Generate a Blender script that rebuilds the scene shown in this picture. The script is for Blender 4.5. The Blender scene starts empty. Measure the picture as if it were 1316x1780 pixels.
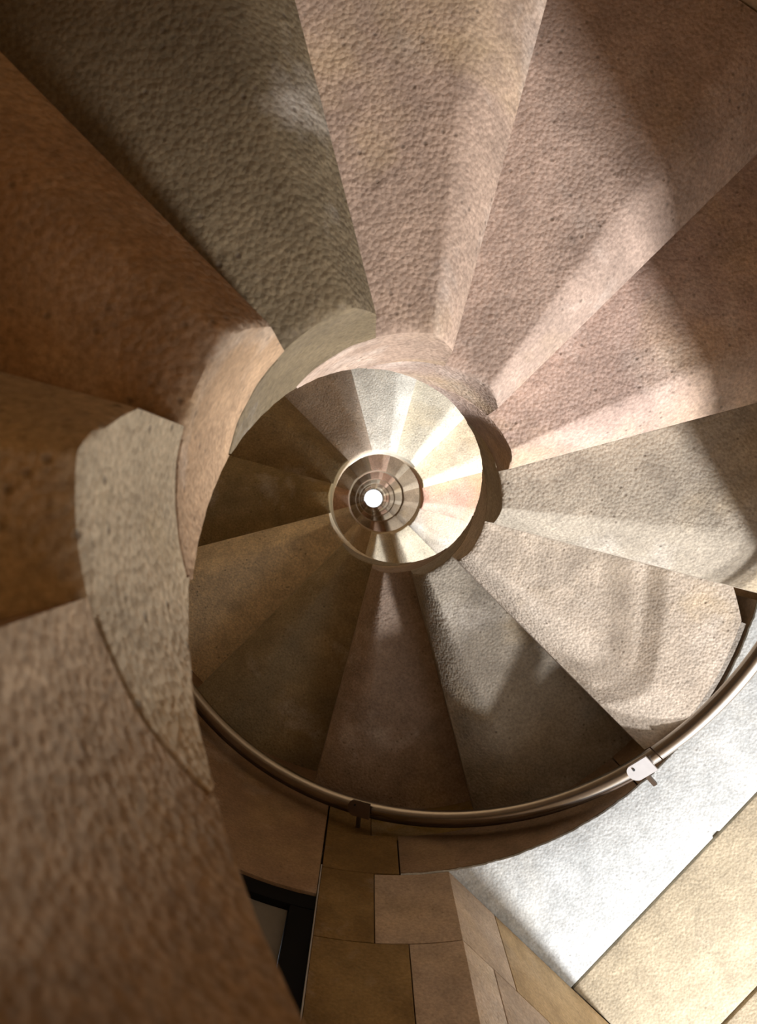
import bpy, bmesh, math, random
from mathutils import Vector, noise
R_ = math.radians
C = bpy.context.scene.collection
sc = bpy.context.scene

# ------------------------------------------------------------------ measures
H = 0.19                 # riser
RW = 0.21                # radius of the open well
CZ = 2.0                 # height of the lens above the base of the shaft
RWALL = 0.8715           # face of the dressed wall by the opening
RSHELL = 0.925           # face of the plain shaft wall
TH0 = 135.2              # azimuth of joint 0
def zd(d): return CZ + d * H                 # d = risers above the lens
UA = 43.5                                    # azimuth of the window passage
U = Vector((math.cos(R_(UA)), math.sin(R_(UA)), 0)); V = Vector((-U.y, U.x, 0))
def uv(u, v): p = U * u + V * v; return (p.x, p.y)
SILL = -1.9                                  # sill of the window, in risers from the lens
VL, VR = 0.543, -0.385                       # the two jambs
def pol(r, a): return (r * math.cos(R_(a)), r * math.sin(R_(a)))

# ------------------------------------------------------------------ camera
cam_d = bpy.data.cameras.new('camera'); cam = bpy.data.objects.new('camera', cam_d); C.objects.link(cam)
cam.location = (-0.0588, 0.0019, CZ); cam.rotation_euler = (math.pi, 0, 0)      # straight up the well
cam_d.sensor_fit = 'VERTICAL'; cam_d.sensor_height = 36; cam_d.sensor_width = 36 * 1316 / 1780
cam_d.lens = 36 * 1285 / 1780
cam_d.shift_x = (658 - 645) / 1780; cam_d.shift_y = -(890 - 867) / 1780
cam_d.clip_start = 0.01; cam_d.clip_end = 60
cam_d.dof.use_dof = True; cam_d.dof.focus_distance = 1.5; cam_d.dof.aperture_fstop = 9
sc.camera = cam

# ------------------------------------------------------------------ daylight, and an assumed warm light
w = bpy.data.worlds.new('daylight'); sc.world = w; w.use_nodes = True
w.node_tree.nodes['Background'].inputs[0].default_value = (0.93, 0.96, 1.0, 1)
w.node_tree.nodes['Background'].inputs[1].default_value = 2.0
def area(name, loc, target, sx, sy, energy, col):
    l = bpy.data.lights.new(name, 'AREA'); l.shape = 'RECTANGLE'; l.size = sx; l.size_y = sy
    l.energy = energy; l.color = col
    o = bpy.data.objects.new(name, l); C.objects.link(o); o.location = loc
    o.rotation_euler = (Vector(target) - Vector(loc)).to_track_quat('-Z', 'Y').to_euler()
    return o
GROUND = [42, 52, 14, 20, 14, 22, 26]           # added area lamps: assumed bounce off sunlit roofs below, through each window
SKY = [62, 50, 16, 25, 16, 25, 25]                     # added area lamps standing for open sky through each window
for n in range(7):
    zb = zd(12 * n)
    g = area('window_ground_light', (4.80, 6.50, zb - (3.25 if n == 0 else 3.4)), (0.1, 0.05, zb + 1.15), 0.8, 0.5, GROUND[n], (0.97, 0.97, 1.0))
    g.data.spread = R_(34)
    area('window_sky_light', (*(U * 3.2 + V * 0.1)[:2], zb + 2.35), (-0.1, -0.1, zb + 0.5), 1.0, 0.8, SKY[n], (0.90, 0.95, 1.0))
pl = bpy.data.lights.new('stair_lamp', 'POINT'); pl.energy = 5.5; pl.color = (1.0, 0.56, 0.20); pl.shadow_soft_size = 0.08  # assumed warm light, added below the lens for amber undersides; no fixture built
po = bpy.data.objects.new('stair_lamp', pl); C.objects.link(po); po.location = (-0.12, 0.02, CZ - 1.0)
vs = sc.view_settings
sc.display_settings.display_device = 'sRGB'
vs.view_transform = 'Standard'; vs.look = 'None'; vs.gamma = 1.0; vs.use_curve_mapping = False
vs.exposure = 0.0
sc.cycles.max_bounces = 8; sc.cycles.diffuse_bounces = 6
sc.cycles.sample_clamp_indirect = 6

# ------------------------------------------------------------------ materials
def stone_mat(name, bump=0.5, grain=1.0, patch=0.4, scale=1.0, pits=1.0, warm=(0.62, 0.44, 0.20), pale=(0.80, 0.74, 0.66)):
    m = bpy.data.materials.new(name); m.use_nodes = True
    nt = m.node_tree; N = nt.nodes; L = nt.links
    bs = N['Principled BSDF']; bs.inputs['Roughness'].default_value = 0.85
    bs.inputs['Specular IOR Level'].default_value = 0.25
    tc = N.new('ShaderNodeTexCoord'); oi = N.new('ShaderNodeObjectInfo')
    off = N.new('ShaderNodeVectorMath'); off.operation = 'SCALE'; off.inputs[0].default_value = (7.1, 3.7, 5.3)
    mul = N.new('ShaderNodeMath'); mul.operation = 'MULTIPLY'; mul.inputs[1].default_value = 9.0
    L.new(oi.outputs['Random'], mul.inputs[0]); L.new(mul.outputs[0], off.inputs['Scale'])
    add = N.new('ShaderNodeVectorMath'); L.new(tc.outputs['Object'], add.inputs[0]); L.new(off.outputs[0], add.inputs[1])
    P = add.outputs[0]
    def noi(s, det, ro=0.55, dist=0.0):
        n = N.new('ShaderNodeTexNoise'); n.inputs['Scale'].default_value = s * scale; n.inputs['Detail'].default_value = det
        n.inputs['Roughness'].default_value = ro; n.inputs['Distortion'].default_value = dist
        L.new(P, n.inputs['Vector']); return n.outputs['Fac']
    def ramp(f, a, b, lo, hi):
        r = N.new('ShaderNodeMapRange'); r.inputs['From Min'].default_value = a; r.inputs['From Max'].default_value = b
        r.inputs['To Min'].default_value = lo; r.inputs['To Max'].default_value = hi; L.new(f, r.inputs['Value']); return r.outputs[0]
    def mix(f, a, b, mode='MIX'):
        x = N.new('ShaderNodeMix'); x.data_type = 'RGBA'; x.blend_type = mode
        for s_, v in ((0, f), (6, a), (7, b)):
            if isinstance(v, (tuple, float, int)): x.inputs[s_].default_value = v if not isinstance(v, tuple) else (*v, 1)[:4]
            else: L.new(v, x.inputs[s_])
        return x.outputs[2]
    def grey(f):
        c = N.new('ShaderNodeCombineColor')
        for i in range(3): L.new(f, c.inputs[i])
        return c.outputs[0]
    big, mid, fine = noi(3.2, 4, 0.55, 0.4), noi(14, 5, 0.6), noi(150, 3, 0.6)
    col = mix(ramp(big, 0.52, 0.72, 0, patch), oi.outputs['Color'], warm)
    col = mix(ramp(noi(5.5, 5, 0.6, 0.3), 0.56, 0.75, 0, patch * 0.8), col, pale)
    col = mix(1.0, col, grey(ramp(mid, 0.3, 0.7, 0.80, 1.16)), 'MULTIPLY')
    col = mix(1.0, col, grey(ramp(fine, 0.3, 0.7, 1 - 0.24 * grain, 1 + 0.22 * grain)), 'MULTIPLY')
    dirt = ramp(noi(2.1, 6, 0.65, 0.6), 0.56, 0.74, 0, 0.45)
    col = mix(dirt, col, (0.13, 0.105, 0.08))
    vo = N.new('ShaderNodeTexVoronoi'); vo.inputs['Scale'].default_value = 55 * scale; L.new(P, vo.inputs['Vector'])
    pit = ramp(vo.outputs['Distance'], 0.06, 0.22, 1, 0)
    keep = ramp(noi(11, 2), 0.47, 0.58, 0, pits)
    pm = N.new('ShaderNodeMath'); pm.operation = 'MULTIPLY'; L.new(pit, pm.inputs[0]); L.new(keep, pm.inputs[1])
    col = mix(ramp(pm.outputs[0], 0, 1, 0, 0.65), col, (0.10, 0.075, 0.055))
    L.new(col, bs.inputs['Base Color'])
    # relief: hammered grain, soft dents, pits
    def madd(a, ka, b, kb):
        x = N.new('ShaderNodeMath'); x.operation = 'MULTIPLY'; L.new(a, x.inputs[0]); x.inputs[1].default_value = ka
        y = N.new('ShaderNodeMath'); y.operation = 'MULTIPLY_ADD'; L.new(b, y.inputs[0]); y.inputs[1].default_value = kb
        L.new(x.outputs[0], y.inputs[2]); return y.outputs[0]
    v2 = N.new('ShaderNodeTexVoronoi'); v2.inputs['Scale'].default_value = 150 * scale; L.new(P, v2.inputs['Vector'])
    hgt = madd(v2.outputs['Distance'], -0.0030 * grain, noi(75, 2, 0.5), 0.0034 * grain)
    hgt = madd(hgt, 1.0, noi(9, 2), 0.004)
    hgt = madd(hgt, 1.0, pm.outputs[0], -0.002)
    b = N.new('ShaderNodeBump'); b.inputs['Strength'].default_value = bump; b.inputs['Distance'].default_value = 1.0
    L.new(hgt, b.inputs['Height']); L.new(b.outputs[0], bs.inputs['Normal'])
    return m
M_STEP = stone_mat('hammered_sandstone', 0.42)
M_WALL = stone_mat('dressed_sandstone', 0.35, 0.7, 0.25, pits=0.6)
M_PALE = stone_mat('pale_limestone', 0.3, 0.8, 0.2, pits=0.5, warm=(0.72, 0.62, 0.42))
def plain(name, col, rough=0.5, metal=0.0, spec=0.5):
    m = bpy.data.materials.new(name); m.use_nodes = True; b = m.node_tree.nodes['Principled BSDF']
    N, L = m.node_tree.nodes, m.node_tree.links
    n = N.new('ShaderNodeTexNoise'); n.inputs['Scale'].default_value = 60; n.inputs['Detail'].default_value = 3
    tc = N.new('ShaderNodeTexCoord'); L.new(tc.outputs['Object'], n.inputs['Vector'])
    x = N.new('ShaderNodeMix'); x.data_type = 'RGBA'; L.new(n.outputs['Fac'], x.inputs[0])
    x.inputs[6].default_value = (*[c * 0.88 for c in col], 1); x.inputs[7].default_value = (*[min(1, c * 1.1) for c in col], 1)
    L.new(x.outputs[2], b.inputs['Base Color'])
    b.inputs['Roughness'].default_value = rough; b.inputs['Metallic'].default_value = metal
    b.inputs['Specular IOR Level'].default_value = spec
    return m
M_TUBE = plain('brushed_steel', (0.42, 0.38, 0.34), 0.27, 1.0)
M_CHAN = plain('dark_bronze', (0.10, 0.07, 0.05), 0.35, 0.6)
M_CLIP = plain('satin_zinc', (0.50, 0.48, 0.47), 0.55, 0.15)
M_CLIPD = plain('dark_bracket', (0.12, 0.08, 0.055), 0.5, 0.4)
M_HOLE = plain('bolt_black', (0.01, 0.01, 0.01), 0.7)
M_FRAME = plain('black_paint', (0.006, 0.006, 0.006), 0.7, 0, 0.1)
M_PANEL = plain('grey_paint', (0.17, 0.15, 0.12), 0.6)
M_MORTAR = stone_mat('grey_mortar', 0.5, 1.0, 0.15, pits=0.3)
M_SHELL = stone_mat('plain_shaft_stone', 0.3, 0.6, 0.3, pits=0.4)

STAIN = 1.3
# ------------------------------------------------------------------ helpers
def link(name, me, mat=None, parent=None, color=None):
    if mat and not me.materials: me.materials.append(mat)
    o = bpy.data.objects.new(name, me); C.objects.link(o)
    if parent: o.parent = parent
    o.color = (*[c ** STAIN for c in color], 1) if color else (0.4, 0.3, 0.2, 1)
    return o
def mesh(name, verts, faces, sharp=32):
    me = bpy.data.meshes.new(name); me.from_pydata(verts, [], faces)
    bm = bmesh.new(); bm.from_mesh(me); bmesh.ops.recalc_face_normals(bm, faces=bm.faces); bm.to_mesh(me); bm.free()
    for p in me.polygons: p.use_smooth = True
    me.set_sharp_from_angle(angle=R_(sharp)); return me
def prism(pts, z0, z1, bev=0.003, sharp=20):
    """a stone: a plan outline raised from z0 to z1, arrises eased"""
    bm = bmesh.new()
    lo = [bm.verts.new((x, y, z0)) for x, y in pts]; hi = [bm.verts.new((x, y, z1)) for x, y in pts]
    bm.faces.new(lo); bm.faces.new(hi); n = len(pts)
    for i in range(n): bm.faces.new((lo[i], lo[(i + 1) % n], hi[(i + 1) % n], hi[i]))
    bmesh.ops.recalc_face_normals(bm, faces=bm.faces)
    if bev:
        es = [e for e in bm.edges if e.calc_face_angle(0) > R_(sharp)]
        bmesh.ops.bevel(bm, geom=es, offset=bev, segments=2, affect='EDGES', profile=0.6)
    me = bpy.data.meshes.new('stone'); bm.to_mesh(me); bm.free()
    for p in me.polygons: p.use_smooth = True
    me.set_sharp_from_angle(angle=R_(28)); return me
def empty(name, label=None, cat=None):
    o = bpy.data.objects.new(name, None); C.objects.link(o)
    if label: o['label'] = label; o['category'] = cat
    return o
def struct(o): o['kind'] = 'structure'; return o
def arc(r, a0, a1, n): return [pol(r, a0 + (a1 - a0) * i / n) for i in range(n + 1)]

# ------------------------------------------------------------------ shaft wall, floor, ceiling
DMIN, DMAX = -10.5, 107.0
def shell():
    nth = 72; zs = []
    for n in range(-1, 8):
        zs += [12 * n + (SILL if n < 1 else -1.2), 12 * n + (9.95 if n == 0 else 9.0)]
    zs = sorted(set([DMIN, DMAX] + [z for z in zs if DMIN < z < DMAX]))
    a0, a1 = 16, 82                                   # cut out for the passage, filled by jamb stones
    angs = sorted(set([a0, a1] + [360 * i / nth for i in range(nth)]))
    def solid(i, j):
        am = (angs[i] + (angs[(i + 1) % len(angs)] if i + 1 < len(angs) else 360)) / 2; dm = (zs[j] + zs[j + 1]) / 2
        if a0 < am < a1 and any(12 * n + (SILL if n < 1 else -1.2) < dm < 12 * n + (9.95 if n == 0 else 9) for n in range(0, 8)): return False
        if 101.5 < am < 137 and SILL < dm < 9: return False
        return True
    na = len(angs); verts = []; idx = {}
    def vid(i, j, o):
        k = (i % na, j, o)
        if k not in idx:
            r = (RSHELL, 1.12)[o]; x, y = pol(r, angs[i % na]); idx[k] = len(verts); verts.append((x, y, zd(zs[j])))
        return idx[k]
    F = []
    nz = len(zs) - 1
    for i in range(na):
        for j in range(nz):
            if not solid(i, j): continue
            F.append((vid(i, j, 0), vid(i, j + 1, 0), vid(i + 1, j + 1, 0), vid(i + 1, j, 0)))
            F.append((vid(i, j, 1), vid(i + 1, j, 1), vid(i + 1, j + 1, 1), vid(i, j + 1, 1)))
            if not solid((i - 1) % na, j): F.append((vid(i, j, 0), vid(i, j, 1), vid(i, j + 1, 1), vid(i, j + 1, 0)))
            if not solid((i + 1) % na, j): F.append((vid(i + 1, j, 0), vid(i + 1, j + 1, 0), vid(i + 1, j + 1, 1), vid(i + 1, j, 1)))
            if j == 0 or not solid(i, j - 1): F.append((vid(i, j, 0), vid(i + 1, j, 0), vid(i + 1, j, 1), vid(i, j, 1)))
            if j == nz - 1 or not solid(i, j + 1): F.append((vid(i, j + 1, 0), vid(i, j + 1, 1), vid(i + 1, j + 1, 1), vid(i + 1, j + 1, 0)))
    return mesh('wall_outer', verts, F, 25)
wall = struct(link('wall_outer', shell(), M_SHELL, None, (0.48, 0.36, 0.23)))
fl = struct(link('floor', prism(arc(1.12, 0, 355, 71), zd(DMIN) - 0.1, zd(DMIN), 0), M_SHELL, None, (0.42, 0.34, 0.27)))

# dressed stones round the window and beside the door
def wstone(a0, a1, d0, d1, col, r0=RWALL, r1=1.0, g=0.0018, name='stone', bev=0.0014, mat=None, parent=None):
    ga = math.degrees(g / r0)
    n = max(2, int((a1 - a0) / 3))
    pts = arc(r0, a0 + ga / 2, a1 - ga / 2, n) + arc(r1, a1 - ga / 2, a0 + ga / 2, n)
    return link(name, prism(pts, zd(d0) + g / 2, zd(d1) - g / 2, bev), mat or M_WALL, parent or wall, col)
BR, OC, RD, YB = (0.28, 0.20, 0.12), (0.33, 0.24, 0.10), (0.33, 0.24, 0.15), (0.29, 0.20, 0.09)
DTOP = 13.4
AE = 101.4                                             # edge of the door opening
for a0, a1, d0, d1, c, r0 in [
        (89.5, AE, 9.02, 10.03, YB, .8715),
        (93.8, AE, 10.05, 11.2, YB, .885), (60, 93.8, 10.05, 11.2, OC, .885), (20, 60, 10.05, 11.2, BR, .906),
        (84, AE, 11.2, DTOP, BR, .906), (60, 84, 11.2, DTOP, RD, .906),
        (93.4, AE, 7.6, 9.02, YB, .8715), (89.0, AE, 5.2, 7.6, YB, .8715), (92.4, AE, 3.0, 5.2, BR, .8715),
        (89.8, AE, SILL, 3.0, YB, .8715)]:
    wstone(a0, a1, d0, d1, c, r0)

# window passage: tunnel body, lintels, jamb stones
US, VS = 1.20, 0.80                                   # left jamb splays from US to VS at the outer face
def box(u0, u1, v0, v1): return [uv(u0, v0), uv(u1, v0), uv(u1, v1), uv(u0, v1)]
def tunnel(n, name):
    b = 12 * n; bm = bmesh.new()
    def slab(pts, z0, z1):
        lo = [bm.verts.new((*p, z0)) for p in pts]; hi = [bm.verts.new((*p, z1)) for p in pts]
        k = len(pts); bm.faces.new(lo[::-1]); bm.faces.new(hi)
        for i in range(k): bm.faces.new((lo[i], lo[(i + 1) % k], hi[(i + 1) % k], hi[i]))
    e = 0.10 if n == 0 else 0.0                        # behind the facing stones
    slab(box(0.96, 1.78, VR - 0.24, VS + 0.2), zd(b + 9) + e, zd(b + 9) + 0.28)
    slab([uv(0.72, VL + e), uv(US, VL + e), uv(1.78, VS + e), uv(1.78, VS + .2), uv(0.72, VS + .2)], zd(b - 1 if n else SILL), zd(b + 9) + e)
    slab(box(0.82, 1.78, VR - 0.24, VR - e), zd(b - 1 if n else SILL), zd(b + 9) + e)
    s0 = zd(SILL) if n == 0 else zd(b - 1.2)
    slab(box(0.80, 1.78, VR - 0.24, VS), s0 - (0.2 if n == 0 else .05), s0)
    bmesh.ops.recalc_face_normals(bm, faces=bm.faces)
    me = bpy.data.meshes.new(name); bm.to_mesh(me); bm.free()
    return struct(link(name, me, M_MORTAR if n == 0 else M_SHELL, None, (0.50, 0.42, 0.32)))
win = [tunnel(n, 'window_%d' % (n + 1)) for n in range(8)]
W1 = win[0]
WH, YE = (0.585, 0.60, 0.59), (0.55, 0.485, 0.37)
uL = math.sqrt(RWALL ** 2 - VL ** 2); aL = UA + math.degrees(math.asin(VL / RWALL)); aR = UA + math.degrees(math.asin(VR / RWALL))
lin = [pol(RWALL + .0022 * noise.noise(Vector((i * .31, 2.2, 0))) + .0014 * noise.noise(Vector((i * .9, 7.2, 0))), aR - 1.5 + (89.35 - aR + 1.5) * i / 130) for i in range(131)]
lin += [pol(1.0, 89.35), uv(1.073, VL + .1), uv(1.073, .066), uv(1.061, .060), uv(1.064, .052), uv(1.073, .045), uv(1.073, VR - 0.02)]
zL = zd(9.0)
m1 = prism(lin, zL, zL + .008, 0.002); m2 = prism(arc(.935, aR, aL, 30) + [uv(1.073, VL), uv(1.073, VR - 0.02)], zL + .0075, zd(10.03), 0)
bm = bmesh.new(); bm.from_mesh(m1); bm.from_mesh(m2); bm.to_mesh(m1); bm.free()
for a0, a1 in ((50, 89.4), (aR - 1.5, 49.9)): wstone(a0, a1, 9.045, 10.03, (.36, .27, .19), r1=.93, parent=W1)  # thin stones over the lintel's front, its shade put into their brown
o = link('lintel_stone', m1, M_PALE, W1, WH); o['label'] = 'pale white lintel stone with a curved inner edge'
link('lintel_stone', prism([uv(1.080, VR - .02), uv(1.385, VR - .02), uv(1.385, VL + .46 * .184), uv(US, VL), uv(1.080, VL)], zL + 0.002, zL + 0.15, 0.004), M_PALE, W1, YE)['label'] = 'yellowish lintel stone beyond the white one'
link('lintel_stone', prism([uv(1.391, VR - .02), uv(1.78, VR - .02), uv(1.78, VS), uv(1.391, VL + .443 * .19)], zL, zL + 0.15, 0.004), M_PALE, W1, YE)
PK, TN = (0.57, 0.47, 0.375), (0.62, 0.49, 0.32)
def jstone(u0, u1, d0, d1, col, side=1):
    g = 0.0015
    if side > 0:
        f = lambda u: VL + max(0, u - US) * (VS - VL) / (1.78 - US)
        us = [u0 + g] + ([US] if u0 < US - .01 < u1 - .02 else []) + [u1 - g]
        pts = [uv(u, f(u)) for u in us] + [uv(u, f(u) + .11) for u in us[::-1]]
    else: pts = box(u0 + g, u1 - g, VR - 0.11, VR)
    return link('jamb_stone', prism(pts, zd(d0) + g, zd(d1) - g, 0.002), M_WALL, W1, col)
def corner(u1, d0, d1, a1, col):                       # stone that turns from the curved wall into the jamb
    g = 0.0012
    pts = arc(RWALL, aL, a1 - 0.06, 6) + [pol(0.99, a1 - 0.06), uv(u1 - g, VL + 0.11), uv(u1 - g, VL)]
    return link('jamb_stone', prism(pts, zd(d0) + g, zd(d1) - g, 0.002), M_WALL, W1, col)
corner(0.828, 7.6, 9.0, 93.4, PK); corner(0.765, 5.2, 7.6, 89.0, PK); corner(0.84, 3.0, 5.2, 92.4, TN); corner(0.77, SILL, 3.0, 89.8, PK)
for u0, u1, d0, d1, c in [(.828, 1.20, 7.6, 9.0, TN), (1.2, 1.78, 7.6, 9.0, YE), (.765, 1.08, 5.2, 7.6, PK), (1.08, 1.78, 5.2, 7.6, TN),
                          (.84, 1.3, 3.0, 5.2, TN), (1.3, 1.78, 3.0, 5.2, PK), (.77, 1.2, SILL, 3.0, PK), (1.2, 1.78, SILL, 3.0, TN)]:
    jstone(u0, u1, d0, d1, c)
for u0, u1, d0, d1, c in [(.79, 1.2, 7.2, 9.0, PK), (1.2, 1.78, 7.2, 9.0, TN), (.79, 1.3, 4.9, 7.2, TN), (1.3, 1.78, 4.9, 7.2, PK),
                          (.79, 1.15, 2.6, 4.9, PK), (1.15, 1.78, 2.6, 4.9, TN), (.79, 1.3, SILL, 2.6, TN), (1.3, 1.78, SILL, 2.6, PK)]:
    jstone(u0, u1, d0, d1, c, -1)
o = link('sill_stone', prism(box(0.80, 1.78, VR, VL), zd(SILL), zd(SILL) + 0.06, 0.004), M_WALL, W1, (.42, .36, .28))

# door beside the window: brown lintel, black frame, grey leaf
dlin = prism(arc(.8735, AE + .25, 139, 14) + arc(1.0, 139, AE + .25, 14), zd(8.42), zd(DTOP), 0.004)
door = struct(link('door_1', dlin, M_WALL, None, (0.38, 0.27, 0.18)))
def sector(r0, r1, a0, a1, z0, z1, name, mat, n=12, bev=0.002):
    return link(name, prism(arc(r0, a0, a1, n) + arc(r1, a1, a0, n), z0, z1, bev), mat, door)
sector(.880, .960, AE + .2, 137, zd(8.42) - 0.052, zd(8.42) - 0.001, 'door_frame', M_FRAME)
sector(.880, .960, AE + .2, AE + 3.6, zd(SILL), zd(8.42) - 0.054, 'door_frame', M_FRAME, 3)
sector(.880, .960, 133.5, 137, zd(SILL), zd(8.42) - 0.054, 'door_frame', M_FRAME, 3)
sector(.893, .915, AE + 3.7, 133.4, zd(SILL), zd(8.42) - 0.054, 'door_leaf', M_PANEL)
sector(.874, .885, AE - .02, AE + .18, zd(SILL), zd(9.1), 'frame_bead', M_CLIP, 1, 0.0005)

# ------------------------------------------------------------------ the stair
stair = empty('spiral_staircase', 'pinkish brown stone spiral staircase winding up around an open round well', 'staircase')
stair.location = (0, 0, zd(DMIN))
CHW, CHD = 0.32, 0.36                                   # eased rear arris: share of the tread, drop in risers
def nz(x, y, z, f, amp): return amp * noise.noise(Vector((x * f, y * f, z * f)))
def step_mesh(b0, b1, dseed, rout, nth, nr, nv, rough, cut=None):
    """one winder: wedge with hammered soffit, eased rear arris, and the curb that sweeps back along the well.
    z is measured from its own soffit; b0, b1 in degrees"""
    verts, faces = [], []
    def sweep(cols):
        base = len(verts); n = len(cols[0])
        for c in cols: verts.extend(c)
        for i in range(len(cols) - 1):
            for j in range(n):
                a = base + i * n + j; b = base + i * n + (j + 1) % n
                faces.append((a, b, b + n, a + n))
        faces.append(tuple(base + j for j in range(n))[::-1]); faces.append(tuple(base + (len(cols) - 1) * n + j for j in range(n)))
    def P(r, a, z, kind):
        x, y = pol(r, a)
        if rough:
            zz = z + dseed * H
            if kind == 'b': z += nz(x, y, zz, 5, .003) + nz(x, y, zz, 22, .0008)
            if kind == 'i':
                r += nz(x, y, zz, 7, .002) + nz(x, y, zz, 40, .0009); x, y = pol(r, a)
        return (x, y, z)
    e = 0.007; cols = []
    span = b1 - b0
    ths = [b0 - 3.0, b0 - 1.0] + [b0 + span * i / nth for i in range(nth + 1)]
    for a in ths:
        t = max(0.0, (a - b0) / span); s = max(0.0, (t - (1 - CHW)) / CHW)
        zb = CHD * H * (s ** 1.6) + 0.001
        ro = rout(a) if callable(rout) else rout
        col = [P(RW + e * .3, a, zb + e * .3, 'b')]
        for j in range(nr + 1):
            r = RW + e + (ro - RW - e) * j / nr; col.append(P(r, a, zb, 'b'))
        zt = H - 0.0015
        col += [P(ro, a, zt, ''), P(RW + .06, a, zt, '')]
        for j in range(nv + 1):
            z = zt + (zb + e - zt) * j / nv; col.append(P(RW, a, z, 'i'))
        cols.append(col)
    sweep(cols)
    cols = []; m = max(6, nth)
    for i in range(m + 1):
        a = b0 - 33 + 30 * i / m; zt = H * (0.09 + 0.0322 * (a - b0 + 33))
        zb0 = 0.0025
        col = [P(RW + .05, a, zb0, ''), P(RW + .05, a, max(zb0 + .004, zt - .012), ''), P(RW + .012, a, zt, '')]
        for j in range(nv + 1): col.append(P(RW, a, (zt - .004) + (zb0 + .003 - zt + .004) * j / nv, 'i'))
        col.append(P(RW + .006, a, zb0, ''))
        cols.append(col)
    sweep(cols)
    return mesh('stone_step', verts, faces, 38)
# stone colours, step by step
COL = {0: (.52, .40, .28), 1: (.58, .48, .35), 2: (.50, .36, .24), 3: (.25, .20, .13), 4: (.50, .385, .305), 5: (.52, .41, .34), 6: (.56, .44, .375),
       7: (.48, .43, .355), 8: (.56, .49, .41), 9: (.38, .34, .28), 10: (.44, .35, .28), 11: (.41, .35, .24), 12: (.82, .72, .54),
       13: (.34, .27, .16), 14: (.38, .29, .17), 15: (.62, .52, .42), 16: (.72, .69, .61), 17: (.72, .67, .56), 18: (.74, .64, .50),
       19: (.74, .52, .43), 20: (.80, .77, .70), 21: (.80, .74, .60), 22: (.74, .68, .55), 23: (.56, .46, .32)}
LBL = {1: 'dark amber step with a pale rough inner face', 2: 'reddish brown step left of the well', 3: 'dark olive step with a lighter rounded edge',
       5: 'pinkish step with a bright rounded edge', 7: 'grey step with a yellowish rounded edge', 8: 'beige step with one clipped corner above the window',
       9: 'dark grey step above the rail bracket', 10: 'mauve brown step above the handrail', 12: 'pale olive step turning gold at its edge', 19: 'pink step one turn higher'}
random.seed(4)
RES = [0, .4, -.3, .2, .3, -.2, .3, -.2, -.4, .1, .2, -.2, -.4]     # small setting errors of the joints, degrees
def joint(k): return TH0 + 30 * k + (RES[k % 12] if 0 <= k else 0)
def rout_of(k):
    if k in (9, 10, 11): return 0.904 if k == 9 else 0.884
    if k == 12: return 0.884
    if k == 8:
        def f(a):
            t = (a - joint(8)) / 30
            return 0.848 - max(0.0, (0.16 - t)) * 0.26 if t < .9 else 0.852
        return f
    return 0.921
for k in range(0, 13):
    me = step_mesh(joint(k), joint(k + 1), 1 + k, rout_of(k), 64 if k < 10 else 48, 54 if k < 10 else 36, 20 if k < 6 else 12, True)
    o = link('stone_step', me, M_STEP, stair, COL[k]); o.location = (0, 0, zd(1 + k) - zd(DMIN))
    if k in LBL: o['label'] = LBL[k]
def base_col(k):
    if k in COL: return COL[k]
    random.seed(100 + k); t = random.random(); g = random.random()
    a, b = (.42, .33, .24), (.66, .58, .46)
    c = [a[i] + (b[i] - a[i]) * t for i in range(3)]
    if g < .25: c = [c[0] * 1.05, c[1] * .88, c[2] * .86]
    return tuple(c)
protos = [step_mesh(0, 30, 50 + 3 * i, 0.921, 24, 14, 5, True) for i in range(4)]
for me in protos: me.materials.append(M_STEP)
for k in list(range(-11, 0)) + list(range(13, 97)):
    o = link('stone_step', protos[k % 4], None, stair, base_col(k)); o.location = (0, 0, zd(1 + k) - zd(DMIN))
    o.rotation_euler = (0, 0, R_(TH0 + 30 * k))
    if k in LBL: o['label'] = LBL[k]
# mortar bed round the clipped end of the beige step
j8 = joint(8)
pts = [pol(rout_of(8)(a) + .0015, a) for a in [j8 + 5 + i for i in range(24)]] + [pol(rout_of(8)(a) + .013, a) for a in [j8 + 28 - i for i in range(24)]]
mo = link('mortar_joint', prism(pts, .003, .05, 0), M_MORTAR, stair, (.36, .33, .29)); mo.location = (0, 0, zd(9) - zd(DMIN))

# ------------------------------------------------------------------ handrail on the wall
rail = empty('handrail', 'thin brushed steel handrail tube curving along the stone wall', 'handrail')
RR = 0.819
rail.location = (*pol(RR, 45), zd(8.7))
def rail_d(a): return 8.77 + (a - 45) * 0.0300
def tube(r_off, z_off, rad, a0, a1, name, mat, seg=12, n=120):
    V_, F = [], []
    for i in range(n + 1):
        a = a0 + (a1 - a0) * i / n; cx, cy = pol(RR + r_off, a); cz = zd(rail_d(a)) + z_off
        er = Vector((math.cos(R_(a)), math.sin(R_(a)), 0)); ez = Vector((0, 0, 1))
        for j in range(seg):
            t = 2 * math.pi * j / seg; p = Vector((cx, cy, cz)) + er * rad * math.cos(t) + ez * rad * math.sin(t)
            V_.append(tuple(p - Vector(rail.location)))
    for i in range(n):
        for j in range(seg):
            F.append((i * seg + j, i * seg + (j + 1) % seg, (i + 1) * seg + (j + 1) % seg, (i + 1) * seg + j))
    F.append(tuple(range(seg))); F.append(tuple(n * seg + j for j in range(seg)))
    return link(name, mesh(name, V_, F, 50), mat, rail)
ACUT = 45.5
tube(0, 0, .0175, 6, ACUT - 1, 'rail_tube', M_TUBE, 16)
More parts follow.
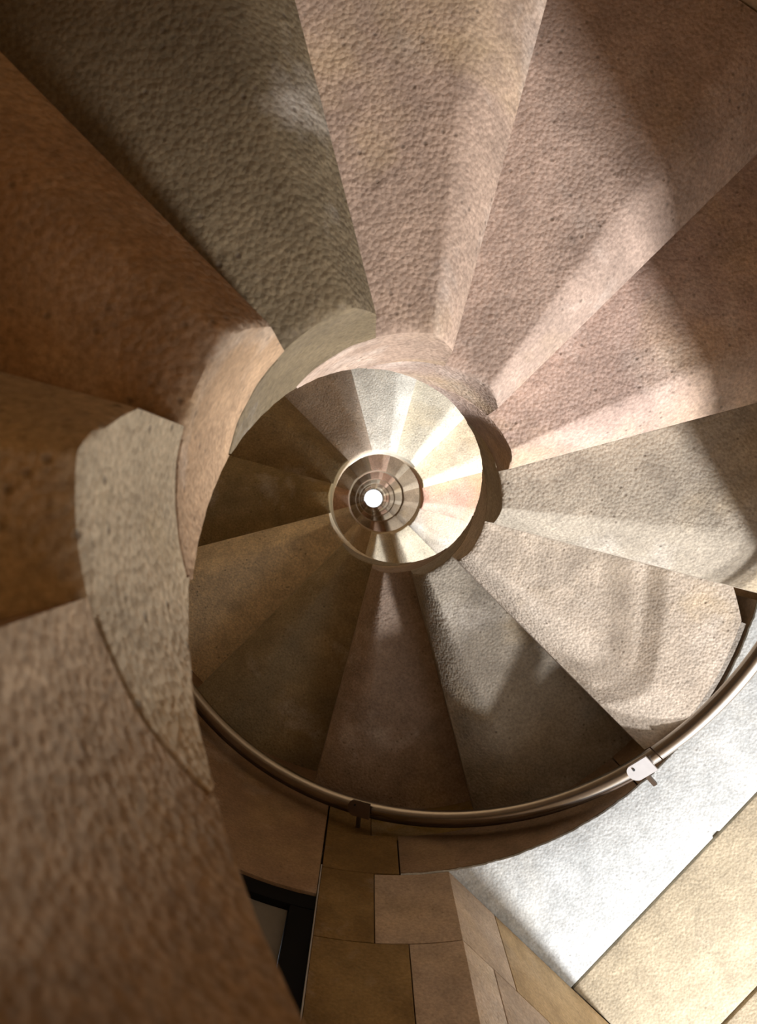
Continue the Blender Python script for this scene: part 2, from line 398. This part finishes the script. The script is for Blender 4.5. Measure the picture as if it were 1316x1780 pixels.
tube(0, 0, .0175, ACUT - .8, 152, 'rail_tube', M_TUBE, 16)
tube(.024, .012, .0075, ACUT + 3, 152, 'rear_rod', M_CHAN, 10)  # added dark rod, stands in for the tube's shaded lower side
def bracket(a, mat, label, flip):
    """plate clipped under the tube, rounded at one end, with a bolt hole, and an arm back to the wall"""
    bm = bmesh.new(); L = .031; Wd = .020
    prof = [(-L, -Wd), (L * .45, -Wd)] + [(L * .45 + L * .55 * math.sin(t), -Wd * math.cos(t) * 1.0) for t in [math.pi * i / 10 for i in range(1, 10)]] + [(L * .45, Wd), (-L, Wd)]
    lo = [bm.verts.new((x, y, -.0245)) for x, y in prof]; hi = [bm.verts.new((x, y, -.0195)) for x, y in prof]
    bm.faces.new(lo[::-1]); bm.faces.new(hi); n = len(prof)
    for i in range(n): bm.faces.new((lo[i], lo[(i + 1) % n], hi[(i + 1) % n], hi[i]))
    bmesh.ops.recalc_face_normals(bm, faces=bm.faces)
    me = bpy.data.meshes.new('bracket'); bm.to_mesh(me); bm.free()
    o = link('bracket', me, mat, rail); x, y = pol(RR, a)
    o.location = Vector((x, y, zd(rail_d(a)))) - Vector(rail.location); o.rotation_euler = (0, -math.atan(0.0300 * H * 57.3 / RR), R_(a + 90))
    if label: o['label'] = label
    bm = bmesh.new(); m4 = bmesh.ops.create_cube(bm, size=1)['verts']
    for v in m4: v.co = Vector((v.co.x * .010, v.co.y * .05 - .026, v.co.z * .008 - .0155))
    me = bpy.data.meshes.new('bracket_arm'); bm.to_mesh(me); bm.free(); link('bracket_arm', me, M_CHAN, o)
    bm = bmesh.new(); bmesh.ops.create_cone(bm, segments=12, radius1=.0028, radius2=.0028, depth=.003, cap_ends=True)
    me = bpy.data.meshes.new('bolt'); bm.to_mesh(me); bm.free()
    b = link('bolt', me, M_HOLE, o); b.location = (L * .35, Wd * .45, -.0255)
bracket(47.6, M_CLIP, 'light grey bracket plate with one dark bolt hole', 1)
bracket(95.8, M_CLIPD, 'dark brown bracket under the rail', 1)
